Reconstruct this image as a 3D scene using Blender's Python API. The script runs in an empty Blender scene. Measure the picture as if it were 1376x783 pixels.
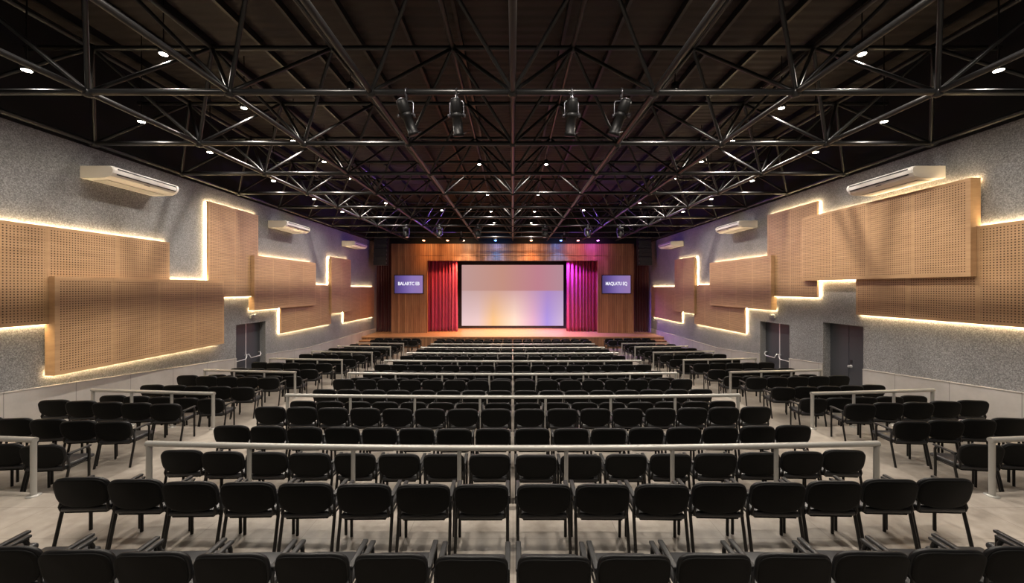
import bpy, bmesh, math, random
from mathutils import Vector, Matrix
random.seed(7)
C = bpy.context.scene.collection
PI = math.pi
CZ = 4.08                       # eye height above the lowest floor
XW = 10.3                       # half width of the hall
FX = 500.0                      # focal length in pixels of the 1376 px frame

# ------------------------------------------------------------------ helpers
class MB:
    """collects shapes, builds ONE mesh object"""
    def __init__(s): s.v, s.f, s.m, s.sm = [], [], [], []
    def add(s, vs, fs, mi=0, smooth=False):
        o = len(s.v); s.v += [tuple(v) for v in vs]
        for f in fs:
            s.f.append(tuple(i + o for i in f)); s.m.append(mi); s.sm.append(smooth)
    def box(s, a, b, mi=0):
        x0, y0, z0 = [min(p, q) for p, q in zip(a, b)]; x1, y1, z1 = [max(p, q) for p, q in zip(a, b)]
        s.add([(x0,y0,z0),(x1,y0,z0),(x1,y1,z0),(x0,y1,z0),(x0,y0,z1),(x1,y0,z1),(x1,y1,z1),(x0,y1,z1)],
              [(0,3,2,1),(4,5,6,7),(0,1,5,4),(1,2,6,5),(2,3,7,6),(3,0,4,7)], mi)
    def tube(s, pts, r, n=8, mi=0, cap=True, flat=None):
        pts = [Vector(p) for p in pts]; rings = []
        prev = None
        for i, p in enumerate(pts):
            if i == 0: t = pts[1] - p
            elif i == len(pts) - 1: t = p - pts[i-1]
            else: t = (pts[i+1] - p).normalized() + (p - pts[i-1]).normalized()
            t.normalize()
            if prev is None:
                up = Vector((0,0,1)) if abs(t.z) < .9 else Vector((0,1,0))
                u = t.cross(up).normalized()
            else:
                u = (prev - t * prev.dot(t)).normalized()
            w = t.cross(u); prev = u
            k = 1.0
            if 0 < i < len(pts) - 1:
                d = (pts[i+1]-p).normalized().dot((p-pts[i-1]).normalized())
                k = min(1.5, 1 / max(.5, math.sqrt((1 + d) / 2)))
            rr = r[i] if isinstance(r, (list, tuple)) else r
            rings.append([p + (u * math.cos(2*PI*j/n) + w * math.sin(2*PI*j/n)) * rr * (1 if k == 1 else (1 + (k-1)*.5)) for j in range(n)])
        vs = [q for R_ in rings for q in R_]
        fs = []
        for i in range(len(rings) - 1):
            for j in range(n):
                a = i*n + j; b = i*n + (j+1) % n
                fs.append((a, b, b + n, a + n))
        s.add(vs, fs, mi, True)
        if cap:
            s.add(rings[0], [tuple(range(n))[::-1]], mi); s.add(rings[-1], [tuple(range(n))], mi)
    def prism(s, poly, axis, a, b, mi=0, smooth=False):
        """extrude a 2-D polygon along axis (0,1,2) from a to b"""
        n = len(poly)
        def P(p, h):
            q = [0,0,0]; o = [i for i in range(3) if i != axis]
            q[o[0]], q[o[1]], q[axis] = p[0], p[1], h
            return tuple(q)
        vs = [P(p, a) for p in poly] + [P(p, b) for p in poly]
        s.add(vs, [(i, (i+1) % n, (i+1) % n + n, i + n) for i in range(n)], mi, smooth)
        s.add(vs[:n], [tuple(range(n))[::-1]], mi); s.add(vs[n:], [tuple(range(n))], mi)
    def lathe(s, c, axis, prof, n=16, mi=0):
        """prof: (distance along axis, radius)"""
        c = Vector(c); t = Vector(axis).normalized()
        up = Vector((0,0,1)) if abs(t.z) < .9 else Vector((0,1,0))
        u = t.cross(up).normalized(); w = t.cross(u)
        vs = []
        for d, r in prof:
            vs += [c + t*d + (u*math.cos(2*PI*j/n) + w*math.sin(2*PI*j/n))*r for j in range(n)]
        fs = []
        for i in range(len(prof) - 1):
            for j in range(n):
                a = i*n + j; b = i*n + (j+1) % n
                fs.append((a, b, b+n, a+n))
        s.add(vs, fs, mi, True)
        s.add(vs[:n], [tuple(range(n))[::-1]], mi); s.add(vs[-n:], [tuple(range(n))], mi)
    def merge(s, other, M):
        o = len(s.v); s.v += [tuple(M @ Vector(v)) for v in other.v]
        s.f += [tuple(i + o for i in f) for f in other.f]; s.m += other.m; s.sm += other.sm
    def mesh(s, name, mats, fix=True):
        me = bpy.data.meshes.new(name); me.from_pydata(s.v, [], s.f)
        for m in (mats if isinstance(mats, (list, tuple)) else [mats]): me.materials.append(m)
        me.polygons.foreach_set('material_index', s.m); me.polygons.foreach_set('use_smooth', s.sm)
        if fix:
            bm = bmesh.new(); bm.from_mesh(me)
            bmesh.ops.recalc_face_normals(bm, faces=bm.faces); bm.to_mesh(me); bm.free()
        me.update(); return me
    def build(s, name, mats, parent=None, loc=None, fix=True):
        o = bpy.data.objects.new(name, s.mesh(name, mats, fix)); C.objects.link(o)
        if parent is not None:
            o.parent = parent
        if loc is not None: o.location = loc
        return o

def tag(o, label=None, cat=None, group=None, kind=None):
    if label: o['label'] = label
    if cat: o['category'] = cat
    if group: o['group'] = group
    if kind: o['kind'] = kind
    return o
def empty(name, loc=(0,0,0), rz=0):
    o = bpy.data.objects.new(name, None); C.objects.link(o); o.location = loc; o.rotation_euler = (0,0,rz)
    o.empty_display_size = .1
    return o
KIDS = {}
def copy_tree(o):
    """copy a thing with its parts and sub-parts"""
    c = o.copy(); C.objects.link(c)
    for ch in KIDS[o.name]:
        d = ch.copy(); C.objects.link(d); d.parent = c
        for g in KIDS.get(ch.name, []):
            e = g.copy(); C.objects.link(e); e.parent = d
    return c
def struct(o): o['kind'] = 'structure'; return o
def rbox(w, d, h, r, seg=3):
    """box centred in x,y with bevelled edges, z from 0 to h, as an MB"""
    bm = bmesh.new(); bmesh.ops.create_cube(bm, size=1)
    bmesh.ops.scale(bm, vec=(w, d, h), verts=bm.verts); bmesh.ops.translate(bm, vec=(0,0,h/2), verts=bm.verts)
    bmesh.ops.bevel(bm, geom=list(bm.edges), offset=r, segments=seg, affect='EDGES', profile=.5)
    bm.verts.index_update(); m = MB()
    m.add([v.co for v in bm.verts], [[v.index for v in f.verts] for f in bm.faces], 0, True); bm.free()
    return m

# ---------------------------------------------------------------- materials
def mat(name, col, rough=.5, metal=0, spec=.5, emit=None, es=0):
    m = bpy.data.materials.new(name); m.use_nodes = True
    b = m.node_tree.nodes['Principled BSDF']
    b.inputs['Base Color'].default_value = (*col, 1); b.inputs['Roughness'].default_value = rough
    b.inputs['Metallic'].default_value = metal; b.inputs['Specular IOR Level'].default_value = spec
    if emit: b.inputs['Emission Color'].default_value = (*emit, 1); b.inputs['Emission Strength'].default_value = es
    return m
class NT:
    def __init__(s, m): s.t = m.node_tree; s.b = s.t.nodes['Principled BSDF']
    def n(s, typ, **kw):
        x = s.t.nodes.new(typ)
        for k, v in kw.items():
            if k in x.inputs: x.inputs[k].default_value = v
            else: setattr(x, k, v)
        return x
    def l(s, a, b): s.t.links.new(a, b)
    def coord(s): return s.n('ShaderNodeTexCoord').outputs['Object']
    def mathn(s, op, a, b=None):
        x = s.n('ShaderNodeMath'); x.operation = op
        for i, q in enumerate((a, b)):
            if q is None: continue
            if isinstance(q, (int, float)): x.inputs[i].default_value = q
            else: s.l(q, x.inputs[i])
        return x.outputs[0]
    def ramp(s, fac, stops):
        r = s.n('ShaderNodeValToRGB'); e = r.color_ramp.elements
        while len(e) < len(stops): e.new(.5)
        for q, (p, c) in zip(e, stops): q.position = p; q.color = (*c, 1)
        s.l(fac, r.inputs[0]); return r.outputs[0]
    def mix(s, fac, a, b, blend='MIX'):
        x = s.n('ShaderNodeMix'); x.data_type = 'RGBA'; x.blend_type = blend
        for sock, q in ((x.inputs[0], fac), (x.inputs[6], a), (x.inputs[7], b)):
            if isinstance(q, (int, float)): sock.default_value = q
            elif isinstance(q, tuple): sock.default_value = (*q, 1)
            else: s.l(q, sock)
        return x.outputs[2]
    def bump(s, h, strength, dist=.01):
        x = s.n('ShaderNodeBump'); x.inputs['Strength'].default_value = strength; x.inputs['Distance'].default_value = dist
        s.l(h, x.inputs['Height']); s.l(x.outputs[0], s.b.inputs['Normal'])
    def noise(s, scale, detail=4, rough=.6, vec=None):
        x = s.n('ShaderNodeTexNoise'); x.inputs['Scale'].default_value = scale; x.inputs['Detail'].default_value = detail
        x.inputs['Roughness'].default_value = rough; s.l(vec if vec is not None else s.coord(), x.inputs['Vector']); return x.outputs[0]

def m_plaster():
    m = mat('sprayed_grey_plaster', (.3,.3,.3), .95); t = NT(m)
    a = t.noise(42, 3, .7); b = t.noise(2.2, 3, .5)
    c = t.ramp(a, [(.30, (.115,.115,.117)), (.5, (.235,.236,.24)), (.7, (.43,.43,.435))])
    c2 = t.ramp(b, [(.3, (.88,.88,.88)), (.7, (1,1,1))])
    t.l(t.mix(1.0, c, c2, 'MULTIPLY'), t.b.inputs['Base Color']); t.bump(a, .35, .008); return m
def m_wain():
    m = mat('smooth_concrete_board', (.4,.4,.4), .6); t = NT(m)
    a = t.noise(1.3, 5, .65)
    c = t.ramp(a, [(.25, (.37,.35,.33)), (.75, (.52,.50,.475))])
    sx = t.n('ShaderNodeSeparateXYZ'); t.l(t.coord(), sx.inputs[0])
    fr = t.mathn('FRACT', t.mathn('MULTIPLY', sx.outputs[1], 1/1.25))
    ln = t.mathn('LESS_THAN', fr, .012)
    t.l(t.mix(ln, c, (.25,.24,.23)), t.b.inputs['Base Color']); return m
def m_floor():
    m = mat('polished_concrete', (.4,.37,.33), .42); t = NT(m)
    a = t.noise(.9, 6, .65); b = t.noise(7, 4, .6)
    c = t.ramp(a, [(.3, (.19,.165,.14)), (.5, (.315,.28,.245)), (.7, (.43,.39,.34))])
    c = t.mix(.35, c, t.ramp(b, [(.3, (.20,.17,.14)), (.7, (.52,.47,.41))]))
    sx = t.n('ShaderNodeSeparateXYZ'); t.l(t.coord(), sx.inputs[0])
    fx = t.mathn('LESS_THAN', t.mathn('FRACT', t.mathn('MULTIPLY', sx.outputs[0], 1/1.2)), .006)
    fy = t.mathn('LESS_THAN', t.mathn('FRACT', t.mathn('MULTIPLY', sx.outputs[1], 1/.6)), .01)
    t.l(t.mix(t.mathn('MULTIPLY', t.mathn('MAXIMUM', fx, fy), .55), c, (.15,.13,.11)), t.b.inputs['Base Color'])
    t.l(t.ramp(b, [(.3, (.33,)*3), (.7, (.55,)*3)]), t.b.inputs['Roughness']); return m
def wood_nodes(t, axis_scale, c0, c1, c2):
    mp = t.n('ShaderNodeMapping'); mp.inputs['Scale'].default_value = axis_scale
    t.l(t.coord(), mp.inputs['Vector'])
    a = t.noise(1.0, 5, .6, mp.outputs[0])
    return t.ramp(a, [(.25, c0), (.5, c1), (.75, c2)])
def m_panel(perf):
    m = mat('birch_acoustic_board' + ('_perforated' if perf else ''), (.5,.3,.17), .5); t = NT(m)
    c = wood_nodes(t, (3, 1.2, 14), (.47,.285,.145), (.55,.34,.178), (.62,.395,.215))
    if perf:
        sx = t.n('ShaderNodeSeparateXYZ'); t.l(t.coord(), sx.inputs[0])
        def cell(o): return t.mathn('SUBTRACT', t.mathn('FRACT', t.mathn('MULTIPLY', o, 1/.056)), .5)
        y = cell(sx.outputs[1]); z = cell(sx.outputs[2])
        d = t.mathn('SQRT', t.mathn('ADD', t.mathn('MULTIPLY', y, y), t.mathn('MULTIPLY', z, z)))
        h = t.mathn('LESS_THAN', d, .245)
        c = t.mix(h, c, (.10,.047,.02))  # shade inside the holes painted as dark dots in the board colour
    t.l(c, t.b.inputs['Base Color']); return m
def m_slatwood(name, c0, c1, c2, pitch=.16, rough=.45):
    m = mat(name, c1, rough); t = NT(m)
    sx = t.n('ShaderNodeSeparateXYZ'); t.l(t.coord(), sx.inputs[0])
    cell = t.mathn('FLOOR', t.mathn('MULTIPLY', sx.outputs[0], 1/pitch))
    wn = t.n('ShaderNodeTexWhiteNoise'); wn.noise_dimensions = '1D'; t.l(cell, wn.inputs['W'])
    c = wood_nodes(t, (9, 9, .9), c0, c1, c2)
    v = t.ramp(wn.outputs[0], [(0, (.66,.62,.6)), (1, (1.1,1.08,1.05))])
    c = t.mix(1.0, c, v, 'MULTIPLY')
    ln = t.mathn('LESS_THAN', t.mathn('FRACT', t.mathn('MULTIPLY', sx.outputs[0], 1/pitch)), .07)
    t.l(t.mix(ln, c, (.03,.016,.01)), t.b.inputs['Base Color']); return m
def m_deck():
    m = mat('stage_deck_boards', (.4,.2,.1), .35); t = NT(m)
    c = wood_nodes(t, (.8, 12, 12), (.30,.15,.07), (.40,.21,.105), (.50,.28,.15))
    sx = t.n('ShaderNodeSeparateXYZ'); t.l(t.coord(), sx.inputs[0])
    ln = t.mathn('LESS_THAN', t.mathn('FRACT', t.mathn('MULTIPLY', sx.outputs[1], 1/.14)), .05)
    t.l(t.mix(t.mathn('MULTIPLY', ln, .5), c, (.06,.03,.02)), t.b.inputs['Base Color']); return m
def m_cloth(name, c0, c1):
    m = mat(name, c0, .85); t = NT(m)
    t.l(t.ramp(t.noise(30, 3), [(.3, c0), (.7, c1)]), t.b.inputs['Base Color'])
    t.b.inputs['Sheen Weight'].default_value = .25; return m
def m_roof():
    m = mat('brown_roof_sheet', (.05,.035,.028), .7); t = NT(m)
    t.l(t.ramp(t.noise(.6, 4), [(.3, (.018,.0125,.010)), (.7, (.03,.021,.0165))]), t.b.inputs['Base Color'])
    sx = t.n('ShaderNodeSeparateXYZ'); t.l(t.coord(), sx.inputs[0])
    w = t.mathn('SINE', t.mathn('MULTIPLY', sx.outputs[1], 2*PI/.25)); t.bump(w, .3, .03); return m
def m_emit(name, col, s):
    m = bpy.data.materials.new(name); m.use_nodes = True; n = m.node_tree
    n.nodes.remove(n.nodes['Principled BSDF']); e = n.nodes.new('ShaderNodeEmission')
    e.inputs[0].default_value = (*col, 1); e.inputs[1].default_value = s
    n.links.new(e.outputs[0], n.nodes['Material Output'].inputs[0]); return m
def m_screen_image():
    """the picture thrown on the screen: mauve upper band, bright lower band running white, amber, white, violet"""
    m = m_emit('projected_picture', (1,1,1), 1.0); t = NT.__new__(NT); t.t = m.node_tree; t.b = None
    e = [x for x in t.t.nodes if x.type == 'EMISSION'][0]
    sx = t.n('ShaderNodeSeparateXYZ'); t.l(t.n('ShaderNodeTexCoord').outputs['Generated'], sx.inputs[0])
    x, z = sx.outputs[0], sx.outputs[2]
    low = t.ramp(x, [(0,(.72,.52,.55)), (.16,(.76,.54,.54)), (.31,(.88,.52,.25)), (.52,(.95,.70,.58)), (.70,(.74,.42,.58)), (.84,(.40,.28,.72)), (1,(.56,.42,.62))])
    mid = t.ramp(x, [(0,(.52,.36,.37)), (.35,(.58,.34,.28)), (.6,(.58,.33,.37)), (.85,(.40,.24,.52)), (1,(.42,.28,.50))])
    top = t.ramp(x, [(0,(.52,.32,.30)), (.4,(.55,.28,.22)), (.75,(.52,.22,.27)), (1,(.46,.26,.31))])
    lower = t.mix(t.ramp(z, [(.1,(0,0,0)), (.62,(1,1,1))]), low, mid)
    warm = t.ramp(z, [(0,(1.2,1.16,1.1)), (.25,(1.1,1.08,1.06)), (1,(1.05,1.05,1.05))])
    lower = t.mix(1.0, lower, warm, 'MULTIPLY')
    c = t.mix(t.ramp(z, [(.565,(0,0,0)), (.585,(1,1,1))]), lower, top)
    t.l(c, e.inputs[0]); return m
def m_tv():
    m = m_emit('violet_screen_picture', (1,1,1), 1.0); t = NT.__new__(NT); t.t = m.node_tree
    e = [x for x in t.t.nodes if x.type == 'EMISSION'][0]
    sx = t.n('ShaderNodeSeparateXYZ'); t.l(t.n('ShaderNodeTexCoord').outputs['Generated'], sx.inputs[0])
    c = t.ramp(sx.outputs[0], [(0,(.075,.05,.16)), (.25,(.13,.085,.30)), (.6,(.25,.17,.44)), (1,(.30,.19,.42))])
    t.l(c, e.inputs[0]); return m

M = dict(
    plaster=m_plaster(), wain=m_wain(), floor=m_floor(), board=m_panel(False), perf=m_panel(True),
    portal=m_slatwood('portal_wood_planks', (.27,.118,.056), (.385,.185,.092), (.48,.25,.13)),
    fascia=m_slatwood('stage_front_planks', (.17,.082,.04), (.25,.125,.062), (.32,.17,.088), .2),
    deck=m_deck(), red=m_cloth('red_velvet', (.30,.014,.075), (.40,.02,.10)), dark=m_cloth('dark_maroon_drape', (.055,.006,.009), (.08,.009,.012)),
    roof=m_roof(), black=mat('matt_black_paint', (.008,.008,.009), .8), steel=mat('black_gloss_steel', (.011,.011,.012), .34, 0, .55),
    shell=mat('black_plastic_shell', (.0042,.0042,.004), .6, 0, .15), pad=mat('black_vinyl_pad', (.0055,.0055,.0062), .42, 0, .36),
    tube=mat('black_enamel_tube', (.007,.006,.0055), .38, 0, .4), armpad=mat('black_rubber_armrest', (.018,.018,.019), .42, 0, .45), seat_lit=mat('black_seat_vinyl_lit', (.026,.026,.028), .36, 0, .5),  # seat vinyl lightened to paint in the light caught on its top
    rail=mat('grey_painted_rail', (.42,.41,.385), .34, .35), white=mat('white_ac_plastic', (.78,.75,.71), .4), grille=mat('dark_slot', (.02,.02,.025), .5),
    greyp=mat('grey_ac_end', (.52,.50,.48), .45), doorm=mat('slate_grey_door', (.062,.066,.078), .36), chrome=mat('chrome', (.75,.75,.77), .32, .45),
    led=m_emit('warm_led', (1.0,.74,.41), 88), lens=m_emit('downlight_lens', (1.0,.90,.74), 30), jamb=mat('dark_rubber_gap', (.01,.01,.012), .7),
    bezel=mat('tv_bezel', (.012,.012,.014), .3), scr=m_screen_image(), tv=m_tv(), text=m_emit('white_lettering', (.93,.9,1), 1.0),
    fix=mat('black_fixture_housing', (.007,.007,.008), .48, 0, .35), silver=mat('silver_bracket', (.22,.22,.25), .3, .9), speaker=mat('black_speaker_cabinet', (.014,.016,.018), .55),
    greenish=mat('grey_plastic_box', (.32,.33,.30), .5), glass=mat('frosted_lamp_glass', (.7,.72,.7), .2),
)

# ------------------------------------------------------------- setting
RAILY = [4.81, 7.85, 10.9, 13.96, 17.0, 19.6, 21.98]
DEPTH = [2.83, 3.06, 3.286, 3.51, 3.75, 3.91, 4.08]
TIERZ = [CZ - d for d in DEPTH]
def arc(x): return x * x / 164.0
NX = 24
fl = MB()
edge = [-3.0] + [y + .075 for y in RAILY[:6]] + [32.0]
xs = [-10.7 + 21.4 * i / NX for i in range(NX + 1)]
for t in range(7):
    z = TIERZ[t]
    def ey(k, x): return edge[k] if k in (0, 7) else edge[k] + arc(x)
    for i in range(NX):
        a, b = xs[i], xs[i+1]
        fl.add([(a, ey(t,a), z), (b, ey(t,b), z), (b, ey(t+1,b), z), (a, ey(t+1,a), z)], [(0,1,2,3)])
        zb = TIERZ[t+1] if t < 6 else -.3
        fl.add([(a, ey(t+1,a), z), (b, ey(t+1,b), z), (b, ey(t+1,b), zb), (a, ey(t+1,a), zb)], [(0,1,2,3)])
fl.add([(-10.7,-3,-.3),(10.7,-3,-.3),(10.7,32,-.3),(-10.7,32,-.3)], [(0,3,2,1)])
fl.add([(-10.7,-3,-.3),(10.7,-3,-.3),(10.7,-3,TIERZ[0]),(-10.7,-3,TIERZ[0])], [(0,1,2,3)])
struct(fl.build('floor', M['floor'], fix=True))

WTOP = CZ + 3.43
DOORS = {-1: [(13.85, 15.5, -1.37, True)], 1: [(10.93, 12.35, -1.13, False), (13.85, 15.5, -1.37, True)]}
SN = {-1: 'left', 1: 'right'}
def wain_z(y): return CZ - (2.12 + .08 * (min(y, 18.55) - 7.47) if y < 18.55 else 3.006)
for s in (-1, 1):
    w = MB(); y = -3.0
    for (a, b, top, bar) in DOORS[s]:
        w.box((s*XW, y, -.3), (s*(XW+.3), a, WTOP)); w.box((s*XW, a, CZ+top), (s*(XW+.3), b, WTOP)); y = b
    w.box((s*XW, y, -.3), (s*(XW+.3), 32, WTOP))
    struct(w.build('wall_' + SN[s], M['plaster']))
    ub = MB(); ub.box((s*(XW+.05), -3, WTOP), (s*(XW+.3), 32, CZ+6.2)); struct(ub.build('wall_upper_' + SN[s], M['black']))
    # smooth boarding along the foot of the wall, its top edge following the raked seating
    wb = MB(); segs = []; y = -3.0
    for (a, b, top, bar) in DOORS[s]: segs.append((y, a)); y = b
    segs.append((y, 27.9))
    for a, b in segs:
        ys = sorted(set([a, b] + [q for q in (18.55,) if a < q < b]))
        poly = [(q, wain_z(q)) for q in ys]
        wb.prism([(a, -.2), (b, -.2)] + [(q, z) for q, z in poly[::-1]], 0, s*(XW-.025), s*(XW+.01))
    struct(wb.build('baseboard_' + SN[s], M['wain']))
    tl = MB()
    for a, b in segs:
        ys = sorted(set([a, b] + [q for q in (18.55,) if a < q < b]))
        for q0, q1 in zip(ys[:-1], ys[1:]):
            tl.add([(s*(XW-.035), q0, wain_z(q0)), (s*(XW-.035), q1, wain_z(q1)), (s*(XW-.035), q1, wain_z(q1)+.02), (s*(XW-.035), q0, wain_z(q0)+.02),
                    (s*(XW+.01), q0, wain_z(q0)), (s*(XW+.01), q1, wain_z(q1)), (s*(XW+.01), q1, wain_z(q1)+.02), (s*(XW+.01), q0, wain_z(q0)+.02)],
                   [(0,1,2,3),(4,5,6,7),(0,1,5,4),(3,2,6,7),(0,3,7,4),(1,2,6,5)])
    struct(tl.build('trim_' + SN[s], M['wain']))
    k = 0
    for (a, b, top, bar) in DOORS[s]:
        k += 1
        d = empty('door_%d' % ({-1: 1, 1: 1 + k}[s]), (s*XW, (a+b)/2, CZ - (DEPTH[4] if a > 13 else DEPTH[3]))); struct(d)
        zb = d.location.z; X0 = .235
        def L(m, nm, mm): return m.build(nm, mm, d)
        h = CZ + top - zb; hw = (b - a)/2
        bk = MB(); bk.box((s*(X0+.045), -hw-.05, -.05), (s*(X0+.075), hw+.05, h+.05)); L(bk, 'door_backing', M['jamb'])
        split = 0.0 if bar else .02
        for (p, q) in ((-hw+.01, split-.008), (split+.008, hw-.01)):
            lf = MB(); lf.box((s*X0, p, .02), (s*(X0+.04), q, h-.012)); L(lf, 'door_leaf', M['doorm'])
        if bar:
            at_ = MB(); at_.box((s*(X0-.012), -.02, .02), (s*X0, .02, h-.012)); L(at_, 'astragal', M['chrome'])
            for sg in (-1, 1):
                pb = MB(); yo = sg*.06; y1 = sg*(hw-.1)
                pb.tube([(s*(X0-.01), yo, 1.12), (s*(X0-.08), yo, 1.14), (s*(X0-.11), yo+sg*.04, 1.05), (s*(X0-.11), yo+sg*.09, .98),
                         (s*(X0-.11), y1-sg*.06, .98), (s*(X0-.11), y1, 1.04), (s*(X0-.08), y1, 1.12), (s*(X0-.01), y1, 1.12)], .017, 8)
                L(pb, 'push_bar', M['chrome'])
        else:
            kb = MB(); kb.lathe((s*(X0), -.06, 1.08), (-s,0,0), [(0,.045),(.02,.045),(.022,.018),(.05,.018),(.055,.035),(.085,.04),(.1,.028)], 14); L(kb, 'door_knob', M['chrome'])
            lk = MB(); lk.box((s*(X0-.012), -.1, 1.16), (s*X0, -.03, 1.28)); L(lk, 'lock_plate', M['grille'])
# end walls, roof
wb = MB(); wb.box((-10.6,-3.2,-.3), (10.6,-3,CZ+6.2)); struct(wb.build('wall_rear', M['plaster']))
wb = MB(); wb.box((-10.6,31.8,-.3), (10.6,32,CZ+6.2)); struct(wb.build('wall_front', M['black']))
rf = MB(); rf.box((-10.6,-3.2,CZ+6.0), (10.6,32,CZ+6.2)); ceil = struct(rf.build('ceiling', M['roof']))
pr = [-9.7 + 1.21*i for i in range(17)]
for x in pr:
    pm = MB(); pm.box((x-.035,-3,CZ+5.83), (x+.035,27.7,CZ+6.0)); pm.build('purlin', M['steel'], ceil)

# portal in front of the stage
ZS = CZ - 3.3                                  # stage floor
PT = CZ + 3.27
pw = MB()
pw.box((-8.98,27.5,ZS), (-6.32,27.75,PT)); pw.box((6.28,27.5,ZS), (8.94,27.75,PT)); pw.box((-6.32,27.5,CZ+2.03), (6.28,27.75,PT))
struct(pw.build('wall_stage_portal', M['portal']))
pg = MB()
pg.box((-8.98,27.46,CZ+2.40), (8.94,27.5,PT)); struct(pg.build('trim_portal_header', M['portal']))
pe = MB(); pe.box((-10.3,27.78,PT-.05), (10.3,27.9,CZ+6.0)); struct(pe.build('wall_masking_above_portal', M['black']))

# stage
st = tag(empty('stage_platform', (0,25.3,0)), 'raised wooden stage platform across the front of the hall', 'stage')
m = MB(); m.box((-10.27,-.04,ZS-.06), (10.27,6.4,ZS)); m.build('stage_deck', M['deck'], st)
m = MB(); m.box((-10.27,0,0), (10.27,.08,ZS-.06)); m.build('stage_fascia', M['fascia'], st)
for s in (-1, 1):
    sp = tag(empty('stage_steps', (s*9.8,23.85,0)), 'short flight of wooden steps up to the stage beside the %s wall' % SN[s], 'steps')
    for i in range(3):
        m = MB(); z1 = ZS/4*(i+1); m.box((-.46,.48*i,0 if i == 0 else z1-ZS/4), (.46,1.40,z1-.03)); m.build('riser', M['fascia'], sp)
        m = MB(); m.box((-.46,.48*i-.02,z1-.03), (.46,.48*i+.46 if i < 2 else 1.40,z1)); m.build('tread', M['deck'], sp)

# curtains
def curtain(name, x0, x1, y, z0, z1, folds, amp, mt, seed):
    rnd = random.Random(seed); n = folds*10; rows = 16; m = MB(); V = []
    ph = [rnd.uniform(-.5,.5) for _ in range(folds+2)]; am = [rnd.uniform(.6,1.25) for _ in range(folds+2)]
    for side in (0, 1):
        for r in range(rows+1):
            tz = r/rows; z = z1 + (z0-z1)*tz
            for i in range(n+1):
                u = i/n; k = int(u*folds)
                a = amp*am[k]*(.75+.5*tz) ; w = math.sin(u*folds*2*PI + ph[k]*.0 + .9*math.sin(u*7+seed))
                x = x0+(x1-x0)*u + .03*math.sin(u*23+tz*3+seed)*tz
                V.append((x, y + a*w + (.025 if side else 0), z + (.03*math.sin(u*folds*2*PI+1) if r == rows else 0)*.6))
    W = n+1; off = W*(rows+1); F = []
    for r in range(rows):
        for i in range(n):
            q = r*W+i; F.append((q,q+1,q+W+1,q+W)); F.append((q+off,q+off+W,q+off+W+1,q+off+1))
        F.append((r*W,(r+1)*W,(r+1)*W+off,r*W+off)); F.append((r*W+n,r*W+n+off,(r+1)*W+n+off,(r+1)*W+n))
    for i in range(n):
        F.append((i,i+off,i+1+off,i+1)); q = rows*W+i; F.append((q,q+1,q+1+off,q+off))
    m.add(V, F, 0, True)
    return m.build(name, mt)
tag(curtain('stage_curtain', -6.55, -4.22, 28.35, ZS+.02, CZ+2.6, 9, .085, M['red'], 1), 'red velvet stage curtain gathered beside the screen, glowing orange-red, left of it', 'curtain', 'stage curtains')
tag(curtain('stage_curtain', 4.12, 6.5, 28.35, ZS+.02, CZ+2.6, 9, .085, M['red'], 2), 'velvet stage curtain gathered right of the screen, lit magenta and purple', 'curtain', 'stage curtains')
tag(curtain('side_drape', -10.25, -8.85, 28.1, ZS+.02, CZ+3.25, 7, .05, M['dark'], 3), 'dark maroon drape closing the gap between left wall and wooden portal', 'curtain', 'dark side drapes')
tag(curtain('side_drape', 8.8, 10.25, 28.1, ZS+.02, CZ+3.25, 7, .05, M['dark'], 4), 'dark maroon drape closing the gap between right wall and wooden portal', 'curtain', 'dark side drapes')

# projection screen
ps = tag(empty('projection_screen', (0,30.5,ZS)), 'large glowing projection screen in a black frame at the back of the stage', 'screen')
m = MB(); X0, X1, Z0, Z1 = -4.18, 4.15, 3.3-3.08, 3.3+1.9
m.add([(X0,0,Z0),(X1,0,Z0),(X1,0,Z1),(X0,0,Z1)], [(0,1,2,3)]); m.box((X0,.005,Z0),(X1,.03,Z1)); m.build('screen_surface', M['scr'], ps, fix=False)
m = MB(); m.box((-4.55,-.03,.02),(X0,.08,Z1+.5)); m.box((X1,-.03,.02),(4.46,.08,Z1+.5)); m.box((X0,-.03,.02),(X1,.08,Z0)); m.box((X0,-.03,Z1),(X1,.08,Z1+.5)); m.build('screen_frame', M['bezel'], ps)
bd = MB(); bd.box((-10.2,31.0,ZS), (10.2,31.05,CZ+3)); struct(bd.build('trim_black_backdrop', M['black']))

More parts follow.
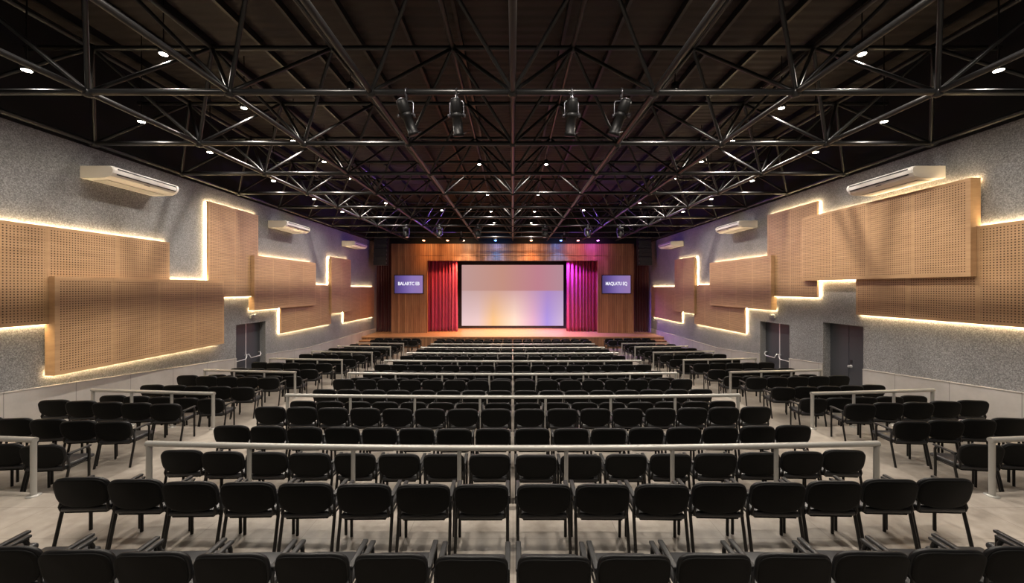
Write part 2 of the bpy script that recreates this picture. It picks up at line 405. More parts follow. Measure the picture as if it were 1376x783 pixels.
# wall televisions
def tv(x0, x1, text, label):
    y = 27.5; t = tag(empty('television', ((x0+x1)/2, y, CZ-.42)), label, 'television', 'televisions on the wooden portal')
    w = (x1-x0)/2; h = 1.40
    m = MB(); m.box((-w,-.09,0),(w,-.02,.05)); m.box((-w,-.09,h-.05),(w,-.02,h)); m.box((-w,-.09,.05),(-w+.05,-.02,h-.05)); m.box((w-.05,-.09,.05),(w,-.02,h-.05)); m.box((-w,-.02,0),(w,-.001,h)); m.build('bezel', M['bezel'], t)
    m = MB(); m.box((-w+.05,-.075,.05),(w-.05,-.025,h-.05)); p = m.build('display_panel', M['tv'], t)
    cu = bpy.data.curves.new('lettering', 'FONT'); cu.body = text; cu.size = .36; cu.align_x = 'CENTER'; cu.align_y = 'CENTER'; cu.extrude = .002; cu.offset = .009; cu.space_character = .95
    o = bpy.data.objects.new('lettering', cu); C.objects.link(o); cu.materials.append(M['text']); o.parent = t; o.location = (0,-.08,h*.53); o.rotation_euler = (PI/2,0,0)
    bpy.context.view_layer.update(); sx = 1.58/ max(.1, o.dimensions.x)
    me = bpy.data.meshes.new_from_object(o.evaluated_get(bpy.context.evaluated_depsgraph_get()))
    bpy.data.objects.remove(o); bpy.data.curves.remove(cu)
    o = bpy.data.objects.new('lettering', me); C.objects.link(o); o.parent = t; o.location = (0,-.08,h*.53); o.rotation_euler = (PI/2,0,0); o.scale = (sx, .95, 1)
tv(-8.75, -6.58, 'BALARTC EB', 'violet wall television showing white letters on the left portal panel')
tv(6.55, 8.73, 'MAQLATU EQ', 'violet wall television showing white letters on the right portal panel')

# ---------------------------------------------------------- acoustic panels
LEDW = .022
def panel(s, y0, y1, hb, ht, front, mods, label, led, backing=None):
    """s side, y range, heights relative to the eye, front layer?, boards, which edges carry light"""
    xf = XW - (.27 if front else .13); xb = XW - (.14 if front else .05)
    z0, z1 = CZ+hb, CZ+ht
    o = tag(empty('acoustic_panel', (s*XW, y0, z0)), label, 'acoustic panel', 'wood acoustic panels on the %s wall' % SN[s])
    def B(m, nm, mm):
        q = m.build(nm, mm); q.parent = o; q.matrix_parent_inverse = Matrix.Translation(-o.location); return q
    t = .025; m = MB()
    m.box((s*(xf+.004),y0,z0),(s*xb,y0+t,z1)); m.box((s*(xf+.004),y1-t,z0),(s*xb,y1,z1)); m.box((s*(xf+.004),y0+t,z0),(s*xb,y1-t,z0+t)); m.box((s*(xf+.004),y0+t,z1-t),(s*xb,y1-t,z1))
    m.box((s*(xb-.015),y0+t,z0+t),(s*xb,y1-t,z1-t))
    B(m, 'panel_frame', M['board'])
    n = mods; W = (y1-y0)/n; b = .075
    for i in range(n):
        a, c = y0+W*i+.002, y0+W*(i+1)-.002; m = MB()
        ba = b if i == 0 else .034; bc = b if i == n-1 else .034
        for (p, q, r, u, mi) in ((a,a+ba,z0,z1,0),(c-bc,c,z0,z1,0),(a+ba,c-bc,z0,z0+b,0),(a+ba,c-bc,z1-b,z1,0),(a+ba,c-bc,z0+b,z1-b,1)):
            m.box((s*xf,p,r),(s*(xf+.018),q,u), mi)
        B(m, 'face_board', [M['board'], M['perf']])
    if backing:
        p, q, r, u = backing; m = MB(); m.box((s*(xb+.001),p,CZ+r),(s*(XW-.05),q,CZ+u)); B(m, 'backing_box', M['board'])
    x0, x1 = XW-.047, XW-.047+LEDW
    for e in led:
        m = MB(); k = e[0]; ins = .012
        if k == 'T': m.box((s*x0,e[1],z1-ins-LEDW),(s*x1,e[2],z1-ins))
        if k == 'B': m.box((s*x0,e[1],z0+ins),(s*x1,e[2],z0+ins+LEDW))
        if k == 'N': m.box((s*x0,y0+ins,CZ+e[1]),(s*x1,y0+ins+LEDW,CZ+e[2]))
        B(m, 'led_strip', M['led'])
    return o
for s in (-1, 1):
    nm = SN[s]
    if s < 0:
        panel(s, 5.22, 11.03, -.785, 1.355, False, 4, 'perforated wood panel nearest the camera on left wall, behind the big front one', [('T',5.3,11.0),('B',5.3,8.2)])
        panel(s, 8.15, 12.93, -1.92, .26, True, 4, 'big low perforated wood panel standing proud on left wall, nearest whole one', [('B',8.2,12.9),('T',11.05,12.4)], (8.15,12.40,-1.92,-.80))
    else:
        panel(s, 5.22, 11.03, -.785, 1.355, False, 4, 'perforated wood panel nearest the camera on right wall, behind the big front one', [('T',5.3,8.2),('B',5.3,11.0)])
        panel(s, 8.15, 12.93, .255, 2.42, True, 4, 'big high perforated wood panel standing proud on right wall under the first air conditioner', [('T',8.2,12.9),('B',11.05,12.4)], (8.15,12.40,1.37,2.42))
    panel(s, 12.43, 14.87, -.315, 2.91, False, 2, 'tall upright wood panel on %s wall just beyond the big front panel' % nm, [('T',12.45,14.85),('B',12.45,14.85),('N',-.29,2.89)])
    panel(s, 14.45, 18.96, -.86, 1.28, True, 4, 'square-looking wood panel standing proud above the %s fire-exit door' % nm, [('T',14.9,18.9),('B',14.5,16.3)], (14.45,16.30,-.86,-.335))
    panel(s, 16.32, 20.84, -1.99, .168, False, 4, 'low wood panel on %s wall tucked behind the one above the exit door' % nm, [('T',18.98,20.6),('B',16.35,20.8),('N',-1.97,-.87)])
    panel(s, 20.6, 23.06, -1.42, 1.745, True, 2, 'narrow upright wood panel standing proud on %s wall near the stage' % nm, [('T',20.65,23.0),('B',20.9,22.4),('N',.18,1.7)], (20.86,22.40,-1.42,1.74))
    panel(s, 22.44, 27.3, -2.08, .10, False, 4, 'last low wood panel on %s wall, ending at the dark side drape' % nm, [('T',23.1,27.2),('B',22.5,27.2),('N',-2.05,-1.43)])

# ------------------------------------------------------ air conditioners
prof = [(.0,0),(.0,-.30),(.10,-.315),(.62,-.30),(.74,-.25),(.80,-.17),(.815,-.10),(.79,-.03),(.72,0)]
AC = [(8.85,10.6,2.92,'first, nearest the camera'),(15.65,17.45,2.85,'second, above the fire-exit door panel'),(22.43,24.3,2.85,'third, nearest the stage')]
for s in (-1, 1):
    for (y0, y1, top, ln) in AC:
        o = tag(empty('air_conditioner', (s*(XW-.005), (y0+y1)/2, CZ+top)), 'white wall-hung air conditioner high on %s wall, %s' % (SN[s], ln), 'air conditioner', 'air conditioners on the side walls')
        hw = (y1-y0)/2; m = MB()
        m.prism([(-s*(d*.985), z*.985) for d, z in prof], 1, -hw+.09, hw-.09, 0); m.build('body', M['white'], o)
        for e in (-1, 1):
            m = MB(); a, b = (hw-.09, hw)
            n = len(prof); p1 = [(-s*d, e*a, z) for d, z in prof]
            p2 = [(-s*(d*.965), e*b, (z+.15)*.93-.15) for d, z in prof]; p15 = [(-s*(d*.99), e*(b-.02), (z+.15)*.97-.15) for d, z in prof]
            m.add(p1+p15+p2, [(i,(i+1)%n,(i+1)%n+n,i+n) for i in range(n)]+[(i+n,(i+1)%n+n,(i+1)%n+2*n,i+2*n) for i in range(n)])
            m.add(p1, [tuple(range(n))[::-1]]); m.add(p2, [tuple(range(n))]); m.build('end_cap', M['white'], o)
        def slot(d0,z0,d1,z1,nm,mm):
            q = MB(); q.add([(-s*(d0),-hw+.1,z0),(-s*(d1),-hw+.1,z1),(-s*(d1),hw-.1,z1),(-s*(d0),hw-.1,z0),(-s*(d0-.03),-hw+.1,z0),(-s*(d1-.03),-hw+.1,z1),(-s*(d1-.03),hw-.1,z1),(-s*(d0-.03),hw-.1,z0)],
                             [(0,1,2,3),(4,7,6,5),(0,4,5,1),(2,6,7,3),(1,5,6,2),(0,3,7,4)]); q.build(nm, mm, o)
        slot(.800,-.052,.810,-.078,'air_slot',M['grille']); slot(.800,-.182,.786,-.202,'air_slot',M['grille'])
        q = MB(); q.box((-s*.742,-.08,-.255),(-s*.752,.06,-.240)); q.build('badge', M['grille'], o)
        q = MB(); q.box((-s*.15,-hw+.15,-.318),(-s*.5,hw-.15,-.300)); q.build('intake_grille', M['greyp'], o)
        q = MB(); q.box((-s*.05,-hw+.12,0),(-s*.12,-hw+.2,.03)); q.box((-s*.05,hw-.2,0),(-s*.12,hw-.12,.03)); q.box((0,-hw+.1,-.2),(-s*.03,hw-.1,.03)); q.build('wall_bracket', M['greyp'], o)

# emergency lights over the fire-exit doors
for s in (-1, 1):
    o = tag(empty('emergency_light', (s*XW, 14.7, CZ-1.18)), 'small emergency light box on %s wall above the fire-exit door' % SN[s], 'emergency light', 'emergency lights')
    m = MB(); m.box((0,-.13,0),(-s*.06,.13,.11)); m.build('housing', M['greenish'], o)
    for q in (-.08,.08):
        m = MB(); m.lathe((-s*.045,q,.12), (-s*.9,0,-.3), [(-.03,.02),(0,.045),(.04,.05),(.045,.03)], 12); m.build('lamp_head', M['glass'], o)

# -------------------------------------------------------- roof space frame
A_, BY, HB, HT = 2.53, 2.36, CZ+3.5, CZ+5.05
tr = tag(empty('space_frame', (0,0,HB)), 'black tubular steel space frame carrying the dark roof over the seats', 'roof truss')
def T(pts, r, nm, n=10): 
    m = MB(); m.tube([(x,y,z-HB) for x,y,z in pts], r, n); return m.build(nm, M['steel'], tr)
YB = [6.65+BY*j for j in range(-4, 9)]; XB = [A_*i for i in range(-4, 5)]
YT = [y+BY/2 for y in YB[:-1]]; XT = [A_*(i+.5) for i in range(-4, 4)]
for x in XB: T([(x,-2.9,HB),(x,27.4,HB)], .052, 'bottom_chord')
for y in YB: T([(-10.25,y,HB),(10.25,y,HB)], .055, 'cross_chord')
for x in XT: T([(x,-2.9,HT),(x,27.4,HT)], .05, 'top_chord')
for y in YT: T([(-10.25,y,HT),(10.25,y,HT)], .05, 'top_cross_chord')
dg = []
for i, x in enumerate(XT):
    for j, y in enumerate(YT):
        for dx in (-1, 1):
            for dy in (-1, 1):
                dg.append(((x,y,HT),(x+dx*A_/2,y+dy*BY/2,HB)))
vis = [d for d in dg if min(d[0][1],d[1][1]) > 3.4]
vis.sort(key=lambda d: (d[0][1]+d[1][1])/2 + .12*abs(d[1][0]))
for d in vis[:100]: T(d, .036, 'diagonal_brace', 8)
m = MB()
for d in dg:
    if d not in vis[:100]: m.tube([(x,y,z-HB) for x,y,z in d], .036, 6)
tag(m.build('diagonal_brace', M['steel'], tr), kind='stuff')
m = MB()
for x in XB:
    for y in YB: m.lathe((x,y,-.09), (0,0,1), [(0,.03),(.02,.075),(.09,.09),(.15,.075),(.17,.03)], 10)
for x in XT:
    for y in YT: m.lathe((x,y,HT-HB-.09), (0,0,1), [(0,.03),(.02,.07),(.09,.085),(.15,.07),(.17,.03)], 8)
tag(m.build('node_joint', M['steel'], tr), kind='stuff')

# --------------------------------------------------------------- luminaires
def lamp(typ, name, loc, parent, energy, col, rot=(0,0,0), **kw):
    l = bpy.data.lights.new(name, typ); l.energy = energy; l.color = col
    for k, v in kw.items(): setattr(l, k, v)
    o = bpy.data.objects.new(name, l); C.objects.link(o); o.parent = parent; o.location = loc; o.rotation_euler = rot; return o
def aim(o, d): o.rotation_euler = Vector(d).to_track_quat('-Z', 'Y').to_euler()
hm = MB(); hm.lathe((0,0,.02), (0,0,1), [(0,.072),(.005,.085),(.14,.085),(.17,.07),(.19,.03)], 16)
hm_me = hm.mesh('housing', M['fix'])
lm = MB(); lm.lathe((0,0,.012), (0,0,1), [(0,.066),(.012,.068)], 16); lm_me = lm.mesh('lens', M['lens'])
ORD = ['first','second','third','fourth','fifth','sixth','seventh','eighth','ninth','tenth','eleventh','twelfth']
def downlight(x, y, h, top, e, label, col=(1.0,.90,.78), ang=150, group='ceiling downlights', tilt=0):
    o = tag(empty('downlight', (x,y,CZ+h)), label, 'ceiling light', group)
    for me, nm in ((hm_me,'housing'),(lm_me,'lens')):
        q = bpy.data.objects.new(nm, me); C.objects.link(q); q.parent = o
    m = MB(); m.tube([(0,0,.2),(0,0,top-h)], .012, 6); m.build('suspension_rod', M['fix'], o)
    if e:
        lp = lamp('SPOT', 'downlight_lamp', (0,0,-.03), o, e, col, spot_size=math.radians(ang), spot_blend=.8, shadow_soft_size=.07)
    return o
RW = {-1:'left', 1:'right'}
E1, E2, E3 = 400, 60, 400
for s in (-1, 1):
    for k, y in enumerate((2.6, 5.0, 7.35, 9.55, 11.7, 13.6, 15.7, 17.9, 20.2)):  # first lamp is unseen, added above the camera as fill
        downlight(s*6.9, y, 4.6, 5.95, E1*(2.0 if k in (4,7) else .75), 'ceiling downlight in the inner %s side line, %s from the camera end' % (RW[s], ORD[k]))
    for k, y in enumerate((4.5, 6.7, 8.77, 10.75, 13.6, 16.4, 19.1)):
        downlight(s*8.75, y, 3.9, 5.95, E2, 'ceiling downlight in the outermost %s line beside the wall, %s from the camera end' % (RW[s], ORD[k]))
    for k, y in enumerate((2.0, 5.0, 13.9, 18.4, 21.5, 25.2)):  # the one over the camera is an added, unseen fill lamp
        downlight(s*1.25, y, 4.6 if y < 20 else 4.4, 5.0, E3, 'bright ceiling downlight just %s of the central truss line, %s from the camera end' % (RW[s], ORD[k]))
    for k, y in enumerate((2.0, 5.0, 8.6, 19.7)):  # camera-end lamp again out of view, added for fill
        downlight(s*3.75, y, 4.55 if y < 10 else 4.1, 5.0, E3, 'ceiling downlight midway between centre and %s side lines, %s from the camera end' % (RW[s], ORD[k]))

# ellipsoidal spotlights hanging on the near cross chord
def profile_spot(x, y, lean, label):
    o = tag(empty('profile_spotlight', (x,y,HB)), label, 'stage light', 'profile spotlights on the near truss bar')
    m = MB(); m.tube([(0,.0,.07),(0,-.065,.03),(0,-.065,-.06),(0,0,-.085),(0,0,-.16)], .014, 8); m.box((-.02,-.03,-.1),(.02,.03,-.05)); m.build('hook_clamp', M['silver'], o)
    m = MB(); m.tube([(-.12,0,-.42),(-.125,0,-.2),(-.1,0,-.16),(.1,0,-.16),(.125,0,-.2),(.12,0,-.42)], .011, 8); m.build('yoke', M['silver'], o)
    d = Vector((lean, .30, -1)).normalized(); c = Vector((0,0,-.40)) - d*.20
    m = MB(); m.lathe(c, d, [(-.06,.05),(-.05,.085),(.0,.10),(.15,.105),(.17,.09)], 16); m.build('lamp_housing', M['fix'], o)
    m = MB(); m.lathe(c, d, [(.17,.085),(.20,.11),(.24,.11),(.26,.088),(.50,.088),(.51,.105),(.56,.105),(.565,.09)], 16); m.build('lens_barrel', M['fix'], o)
    m = MB(); m.lathe(c, d, [(-.065,.07),(-.052,.075),(-.045,.07)], 16); m.build('rear_cap', M['silver'], o)
    for sg in (-1, 1):
        m = MB(); m.lathe(Vector((sg*.11,0,-.42)), (sg,0,0), [(0,.012),(.02,.03),(.05,.03),(.055,.015)], 10); m.build('tilt_knob', M['silver'], o)
    for q in (.22, .54):
        m = MB(); p = c + d*q; m.tube([p+Vector((.08,-.04,0)), p+Vector((.15,-.06,.02))], .008, 6); m.build('shutter_handle', M['silver'], o)
for x, ln, lb in ((-1.9,.35,'black profile spotlight on near truss bar, outermost of the left pair'),(-1.0,.06,'black profile spotlight on near truss bar, inner one of the left pair'),
                  (1.05,-.06,'black profile spotlight on near truss bar, inner one of the right pair'),(1.94,-.35,'black profile spotlight on near truss bar, outermost of the right pair')):
    profile_spot(x, YB[4], ln, lb)

# moving heads on the far bars
def moving_head(x, y, tilt, label):
    o = tag(empty('moving_head_spotlight', (x,y,HB)), label, 'stage light', 'moving heads on the far truss bars')
    m = MB(); m.box((-.04,-.05,-.12),(.04,.05,.07)); m.build('clamp', M['silver'], o)
    m = rbox(.32,.26,.12,.02); q = m.build('base', M['fix'], o); q.location = (0,0,-.24)
    for sg in (-1, 1):
        m = MB(); m.prism([(sg*.13,-.24),(sg*.17,-.24),(sg*.17,-.5),(sg*.15,-.53),(sg*.13,-.5)], 1, -.06, .06); m.build('yoke_arm', M['fix'], o)
    d = Vector((tilt,-.25,-1)).normalized(); c = Vector((0,0,-.46))
    m = MB(); m.lathe(c, d, [(-.2,.05),(-.17,.10),(-.05,.125),(.1,.125),(.2,.115),(.21,.09)], 16); m.build('lamp_head', M['fix'], o)
    m = MB(); m.lathe(c, d, [(.205,.085),(.222,.08),(.23,.05)], 16); m.build('front_lens', M['glass'], o)
MH = [(-5.95,.3,'far left'),(-4.1,-.2,'second from left'),(-1.95,.15,'third from left, near the middle'),(1.8,-.15,'third from right, near the middle'),(4.2,.2,'second from right'),(6.0,-.3,'far right')]
for x, tl, lb in MH: moving_head(x, YB[10], tl, 'black moving head light on far truss bar before stage, %s' % lb)

# coloured par cans above the portal, aimed at the portal face and the stage
PC = [(-6.26,(1,.42,.13),'amber, outermost left'),(-4.58,(1,.44,.15),'amber, second from left'),(-3.47,(1,.68,.42),'pale warm white, third from left'),(-1.21,(.06,.28,1),'blue, fourth from left'),
      (1.3,(1,.45,.2),'orange, left of the blue one at right'),(3.4,(.1,.3,1),'blue, between orange and pink at right'),(4.6,(1,.30,.32),'pink, second from right'),(6.0,(.75,.12,1),'magenta, outermost right')]
bar = tag(empty('lighting_bar', (0,26.2,CZ+3.62)), 'black pipe carrying the coloured stage lights above the wooden portal', 'lighting bar')
m = MB(); m.tube([(-7.2,0,0),(7.2,0,0)], .03, 10); m.build('pipe', M['steel'], bar)
for x in (-6.9,-3.0,0.6,3.9,6.9):
    m = MB(); m.tube([(x,0,.03),(x,0,2.3)], .015, 6); m.build('hanger', M['steel'], bar)
for x, col, lb in PC:
    o = tag(empty('par_can_spotlight', (x,26.2,CZ+3.62)), 'glowing par can stage light above the portal: %s' % lb, 'stage light', 'par cans above the portal')
    m = MB(); m.box((-.03,-.045,-.08),(.03,.045,.05)); m.build('clamp', M['silver'], o)
    m = MB(); m.tube([(-.13,0,-.22),(-.13,0,-.1),(-.1,0,-.075),(.1,0,-.075),(.13,0,-.1),(.13,0,-.22)], .01, 6); m.build('yoke', M['fix'], o)
    d = Vector((0,-.45,-1)).normalized(); c = Vector((0,0,-.19))
    m = MB(); m.lathe(c, d, [(-.17,.05),(-.15,.09),(-.02,.115),(.10,.12),(.10,.105),(.06,.10)], 16); m.build('can', M['fix'], o)
    m = MB(); m.lathe(c, d, [(.06,.10),(.085,.10)], 16); m.build('lens', m_emit('par_lens', tuple(min(1,.10+.90*v) for v in col), 5), o)
    lp = lamp('SPOT', 'par_lamp', tuple(c+d*.14), o, 100 if abs(x) > 4 else 420, col, spot_size=math.radians(70), spot_blend=.7, shadow_soft_size=.08); aim(lp, (0,.62,-1))
    lp = lamp('SPOT', 'par_spill', tuple(c+d*.14+Vector((0,.1,0))), o, 170, col, spot_size=math.radians(120), spot_blend=1, shadow_soft_size=.06); aim(lp, (0,1,-.35))

# stage wash lights under the header, hidden behind the portal
for x, col, e, d in ((-3.9,(1,.34,.10),1100,(-.35,-.05,-1)),(-1.3,(1,.58,.32),4200,(0,-.12,-1)),(1.3,(1,.50,.58),3800,(0,-.12,-1)),(3.9,(.34,.10,1),2300,(.35,-.05,-1))):
    nm = 'amber far left' if x < -3 else 'warm white left of centre' if x < 0 else 'pink right of centre' if x < 3 else 'magenta far right'
    o = tag(empty('stage_wash_spotlight', (x,28.0,CZ+2.28)), 'small wash light hung behind the portal header, %s' % nm, 'stage light', 'wash lights behind the header')
    m = MB(); m.lathe((0,0,0), (0,0,-1), [(-.12,.05),(-.1,.09),(.08,.1),(.09,.08)], 12); m.build('can', M['fix'], o)
    m = MB(); m.box((-.03,-.03,.1),(.03,.03,.3)); m.build('clamp', M['silver'], o)
    lp = lamp('SPOT', 'wash_lamp', (0,0,-.12), o, e, col, spot_size=math.radians(110), spot_blend=.7, shadow_soft_size=.08); aim(lp, d)
# side wash from two more heads: the violet light on the walls and steel near the stage
for s in (-1, 1):
    o = tag(empty('moving_head_spotlight', (s*3.2,23.1,HB-.05)), 'black moving head washing the truss violet near the stage, %s of centre' % RW[s], 'stage light', 'moving heads on the far truss bars')
    m = rbox(.3,.3,.12,.02); q = m.build('base', M['fix'], o); q.location = (0,0,-.3)
    m = MB(); m.box((-.04,-.05,-.2),(.04,.05,.07)); m.build('clamp', M['silver'], o)
    m = MB(); m.lathe((0,0,-.42), (s*.7,-.2,.1), [(-.15,.05),(-.13,.1),(.1,.12),(.12,.1)], 14); m.build('lamp_head', M['fix'], o)
    lp = lamp('SPOT', 'violet_lamp', (s*.2,-.06,-.38), o, 420, (.32,.15,1), spot_size=math.radians(150), spot_blend=1, shadow_soft_size=.1); aim(lp, (s*1.0,-.35,.12))

# line arrays
for s in (-1, 1):
    o = tag(empty('line_array_speaker', (s*9.42,26.8,CZ+3.9)), 'tall black line array speaker hanging beside the %s side of the portal' % SN[s], 'speaker', 'line array speakers')
    for k in range(7):
        m = MB(); z = -.18-.30*k; yb = -.03*k
        m.prism([(-.46,z),(.46,z),(.44,z-.285),(-.44,z-.285)], 1, yb-.28, yb+.25)
        m.box((-.43,yb-.295,z-.26),(.43,yb-.28,z-.025)); m.build('speaker_cabinet', M['speaker'], o)
        if k % 1 == 0:
            q = MB(); q.box((-s*.455,yb-.30,z-.21),(-s*.475,yb-.22,z-.07)); q.build('rigging_link', M['silver'], o)
    m = MB(); m.box((-.42,-.25,-.17),(.42,.22,-.10)); m.build('flying_frame', M['steel'], o)
    for q in (-.3,.3):
        m = MB(); m.tube([(q,0,-.1),(q,0,2.0)], .012, 6); m.build('hanging_chain', M['silver'], o)

# --------------------------------------------------------------- railings
RH = .80
def railing(y, xs_post, z, label, arcf, group, x0, x1):
    xc = (x0+x1)/2
    o = tag(empty('guard_railing', (xc, y+arcf(xc), z)), label, 'railing', group)
    def P(x, zz): return (x-xc, y+arcf(x)-o.location.y, zz)
    n = 14; m = MB()
    m.tube([P(x0+(x1-x0)*i/n, RH-.037) for i in range(n+1)], .037, 12); m.build('handrail', M['rail'], o)
    for i, x in enumerate(xs_post):
        m = MB(); a = P(x, .012); b = P(x, RH-.05)
        m.tube([a, b], .033 if i in (0, len(xs_post)-1) else .027, 10); p = m.build('post', M['rail'], o)
        q = MB(); q.lathe(a, (0,0,1), [(-.012,.075),(0,.075),(.008,.04)], 14); q.build('base_plate', M['rail'], p)
for k, y in enumerate(RAILY):
    x0 = 4.87; px = [-x0+.03 + (2*x0-.06)*i/7 for i in range(8)]
    place = ['nearest the camera','second from the camera','third from the camera','fourth from the camera','fifth from the camera','third-last before the stage'.replace('third-last','second-last'),'last before the stage'][k]
    railing(y, px, TIERZ[k], 'grey metal guard railing across the centre seats, %s' % place, arc, 'guard railings of the centre block', -x0, x0)
    for s in (-1, 1):
        a, b = 6.5, 9.5
        if s < 0: a, b = -9.5, -6.5
        px = [a+.03 + (b-a-.06)*i/3 for i in range(4)]
        off = .12
        railing(y, px, TIERZ[k], 'short grey guard railing across the %s side seats, %s' % (SN[s], place), lambda x: arc(x), 'guard railings of the side blocks', a, b)

# ----------------------------------------------------------------- chairs
def rrect(w, h, r, n=6, top_bulge=0.0):
    pts = []
    for cx, cy, a0 in ((w/2-r,h-r,0),(-w/2+r,h-r,PI/2),(-w/2+r,r,PI),(w/2-r,r,1.5*PI)):
        for i in range(n+1):
            a = a0 + PI/2*i/n; x = cx+r*math.cos(a); y = cy+r*math.sin(a)
            y += top_bulge*(1-(2*x/w)**2)*(y/h)
            pts.append((x, y))
    return pts
def back_mb(w, h, t, y0, grow=0, curve=.35, lean=.20):
    """upholstered slab: outline in x / height, gently curved, leaning back; forward is +y"""
    out = []
    for i in range(36):
        a = 2*PI*i/36; ca, sa = math.cos(a), math.sin(a); e = 2/(3.8 if sa >= 0 else 3.1)
        out.append((math.copysign(abs(ca)**e, ca)*w/2*(1+.03*sa), h/2 + math.copysign(abs(sa)**e, sa)*h/2)); m = MB(); V = []; n = len(out)
    lay = [(0,.90),(.12,.97),(.35,1.0),(.65,1.0),(.88,.97),(1,.90)]
    for d, k in lay:
        for x, z in out:
            X = x*k; Z = (z-h/2)*(k if k == 1 else 1-(1-k)*1.5)+h/2
            V.append((X, y0 + d*t + curve*X*X*1.0 - lean*(Z), Z))
    F = []
    for l in range(len(lay)-1):
        for i in range(n): F.append((l*n+i, l*n+(i+1)%n, (l+1)*n+(i+1)%n, (l+1)*n+i))
    m.add(V, F, 0, True)
    for l, dd in ((0, 0), (len(lay)-1, t)):
        c = (0, y0+dd-lean*h/2 + (-.006 if l == 0 else .006), h/2); ring = V[l*n:(l+1)*n]
        mid = [((p[0])*.5, y0+dd+curve*(p[0]*.5)**2-lean*((p[2]-h/2)*.5+h/2)+(-.005 if l == 0 else .005), (p[2]-h/2)*.5+h/2) for p in ring]
        vs = ring+mid+[c]; fs = [(i,(i+1)%n,n+(i+1)%n,n+i) for i in range(n)]+[(n+i,n+(i+1)%n,2*n) for i in range(n)]
        m.add(vs, fs, 0, True)
    return m
def shift(m, dx=0, dy=0, dz=0):
    m.v = [(x+dx,y+dy,z+dz) for x,y,z in m.v]; return m
BH = .352; BZ = .455
parts = []                                             # (name, MB, material, parent index)
bk = shift(back_mb(.565, BH, .045, .075), dz=BZ); sh = shift(back_mb(.548, BH-.022, .016, .060), dz=BZ+.008)
seat = rbox(.50,.47,.06,.025); seat = shift(seat, 0, .315, .402)
seat.v = [(x*(1+.06*(y-.3)), y, z - (.05*max(0,(y-.47))) + .012*(1-(x/.25)**2)*(1 if z > .45 else 0)) for x,y,z in seat.v]
pan = rbox(.44,.40,.022,.008); pan = shift(pan, 0, .30, .383)
fr = MB(); fr.tube([(-.262,.12,.405),(-.262,.46,.405)], .011, 6); fr.tube([(.262,.12,.405),(.262,.46,.405)], .011, 6); fr.tube([(-.262,.17,.397),(.262,.17,.397)], .011, 6); fr.tube([(-.262,.42,.392),(.262,.42,.392)], .011, 6)
parts += [('backrest', bk, 'pad', None), ('back_shell', sh, 'shell', 0), ('seat', seat, 'seat_lit', None), ('seat_pan', pan, 'shell', 2), ('seat_frame', fr, 'tube', None)]
for sg in (-1, 1):
    m = MB(); m.tube([(sg*.274,.045,0),(sg*.272,.135,.40),(sg*.272,.14,.44)], .017, 7); parts.append(('leg', m, 'tube', None))
    m = MB(); m.tube([(sg*.274,.425,0),(sg*.274,.425,.36),(sg*.273,.43,.56),(sg*.272,.41,.605),(sg*.272,.38,.612)], .017, 7); parts.append(('leg', m, 'tube', None))
    m = MB(); m.tube([(sg*.272,.14,.42),(sg*.272,.125,.55),(sg*.272,.14,.597),(sg*.272,.18,.608)], .015, 7)
    pd = rbox(.046,.33,.028,.009,2); pd = shift(pd, sg*.272, .285, .606); m.merge(pd, Matrix.Identity(4)); parts.append(('armrest', m, 'armpad', None))
    m = MB(); m.tube([(sg*.215,.085,.60),(sg*.235,.092,.53),(sg*.25,.085,.465),(sg*.247,.095,.425),(sg*.235,.13,.405),(sg*.19,.18,.40)], .0135, 7); parts.append(('back_support', m, 'tube', None))
meshes = [m.mesh(n, M[k]) for n, m, k, p in parts]
def proto_chair():
    r = empty('auditorium_chair'); obs = []
    for (n, m, k, p), me in zip(parts, meshes):
        o = bpy.data.objects.new(n, me); C.objects.link(o); o.parent = r if p is None else obs[p]; obs.append(o)
    KIDS[r.name] = [o for o, q in zip(obs, parts) if q[3] is None]
    for i, o in enumerate(obs):
        kids = [obs[j] for j, q in enumerate(parts) if q[3] == i]
        if kids: KIDS[o.name] = kids
    return r
base = proto_chair(); used = [False]
whole = MB(); wk = []
for n, m, k, p in parts:
    i0 = len(whole.f); whole.merge(m, Matrix.Identity(4)); idx = ['pad','shell','tube','armpad','seat_lit'].index(k)
    for q in range(i0, len(whole.f)): whole.m[q] = idx
ROWS = {0:(2.79,3.81), 1:(5.02,5.96,6.93), 2:(8.04,9.0,10.02), 3:(11.1,12.05,13.05), 4:(14.15,15.1,16.1), 5:(17.2,18.0,18.75), 6:(19.8,20.55,21.25,23.05,23.9)}
RO = ['zeroth','first','second','third','fourth','fifth','sixth','seventh']
def row_phrase(t, r):
    if t == 0: return 'row cut off by the bottom edge' if r == 0 else 'row just before the first railing'
    if r == 0: return 'row right behind the %s railing' % RO[t]
    if r == 1: return 'middle row between %s and %s railings' % (RO[t], RO[t+1])
    return 'row just before the %s railing' % RO[t+1]
far = MB(); nfar = 0; nch = 0
PITCH = .618
def place(x, y, z, rz, label, group, single):
    global nfar, nch
    if single:
        far.merge(whole, Matrix.Translation((x,y,z)) @ Matrix.Rotation(rz, 4, 'Z')); nfar += 1; return
    if not used[0]: o = base; used[0] = True
    else: o = copy_tree(base)
    o.location = (x,y,z); o.rotation_euler = (0,0,rz); nch += 1
    tag(o, label, 'chair', group)
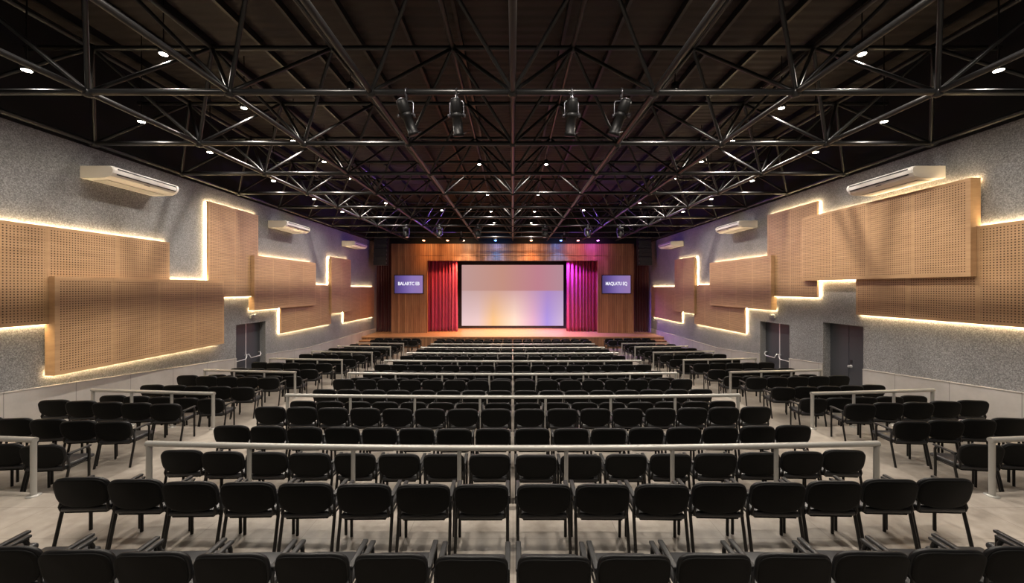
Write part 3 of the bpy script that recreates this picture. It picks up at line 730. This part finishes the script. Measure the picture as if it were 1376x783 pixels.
for t in range(7):
    for r, y in enumerate(ROWS[t]):
        single = t > 4 or (t == 4 and r > 1)
        z = TIERZ[t]
        for i in range(16):
            x = (i-7.5)*PITCH + (.012 if i > 7 else -.012)
            rz = -x/95 + random.uniform(-.012,.012)
            lab = 'black armchair %s from %s end of centre block, %s' % ((ORD+ORD)[i if i < 8 else 15-i], 'left' if i < 8 else 'right', row_phrase(t, r)) if not single else None
            place(x + random.uniform(-.006,.006), y + arc(x) + random.uniform(-.012,.012), z, rz, lab, 'chairs of the centre block', single)
        if t == 0: continue
        for s in (-1, 1):
            for i in range(5):
                xi = 6.28 if (t == 6 and r > 2) else 6.80
                x = s*(xi + .622*i)
                yy = y + arc(x) + .02
                if abs(x)*FX/yy > 688 + 130*5/yy: continue
                rz = -s*(abs(x)/82+.03) + random.uniform(-.015,.015)
                lab = 'black armchair %s from aisle, %s side block, %s' % (ORD[i], SN[s], row_phrase(t, r)) if not single else None
                place(x, yy + random.uniform(-.02,.02), z, rz, lab, 'chairs of the %s side block' % SN[s], single)
fo = far.build('auditorium_chair', [M['pad'], M['shell'], M['tube'], M['armpad'], M['seat_lit']], fix=False)
tag(fo, 'far mass of black chairs in rows toward the stage, beyond the fifth railing', 'chairs', None, 'stuff')
print('chairs', nch, 'far', nfar)

# ------------------------------------------------------------ camera, world
cam = bpy.data.cameras.new('camera'); co = bpy.data.objects.new('camera', cam); C.objects.link(co)
co.location = (0,0,CZ); co.rotation_euler = (PI/2,0,0); cam.sensor_width = 36; cam.lens = 36*FX/1376
cam.shift_x = -1/1376; cam.shift_y = -4.5/1376; cam.clip_start = .05
sc = bpy.context.scene; sc.camera = co
w = bpy.data.worlds.new('world'); sc.world = w; w.use_nodes = True
w.node_tree.nodes['Background'].inputs[0].default_value = (.5,.5,.55,1); w.node_tree.nodes['Background'].inputs[1].default_value = .02
sc.view_settings.view_transform = 'Standard'; sc.view_settings.look = 'None'; sc.view_settings.gamma = 1
sc.view_settings.use_curve_mapping = False; sc.view_settings.exposure = 0
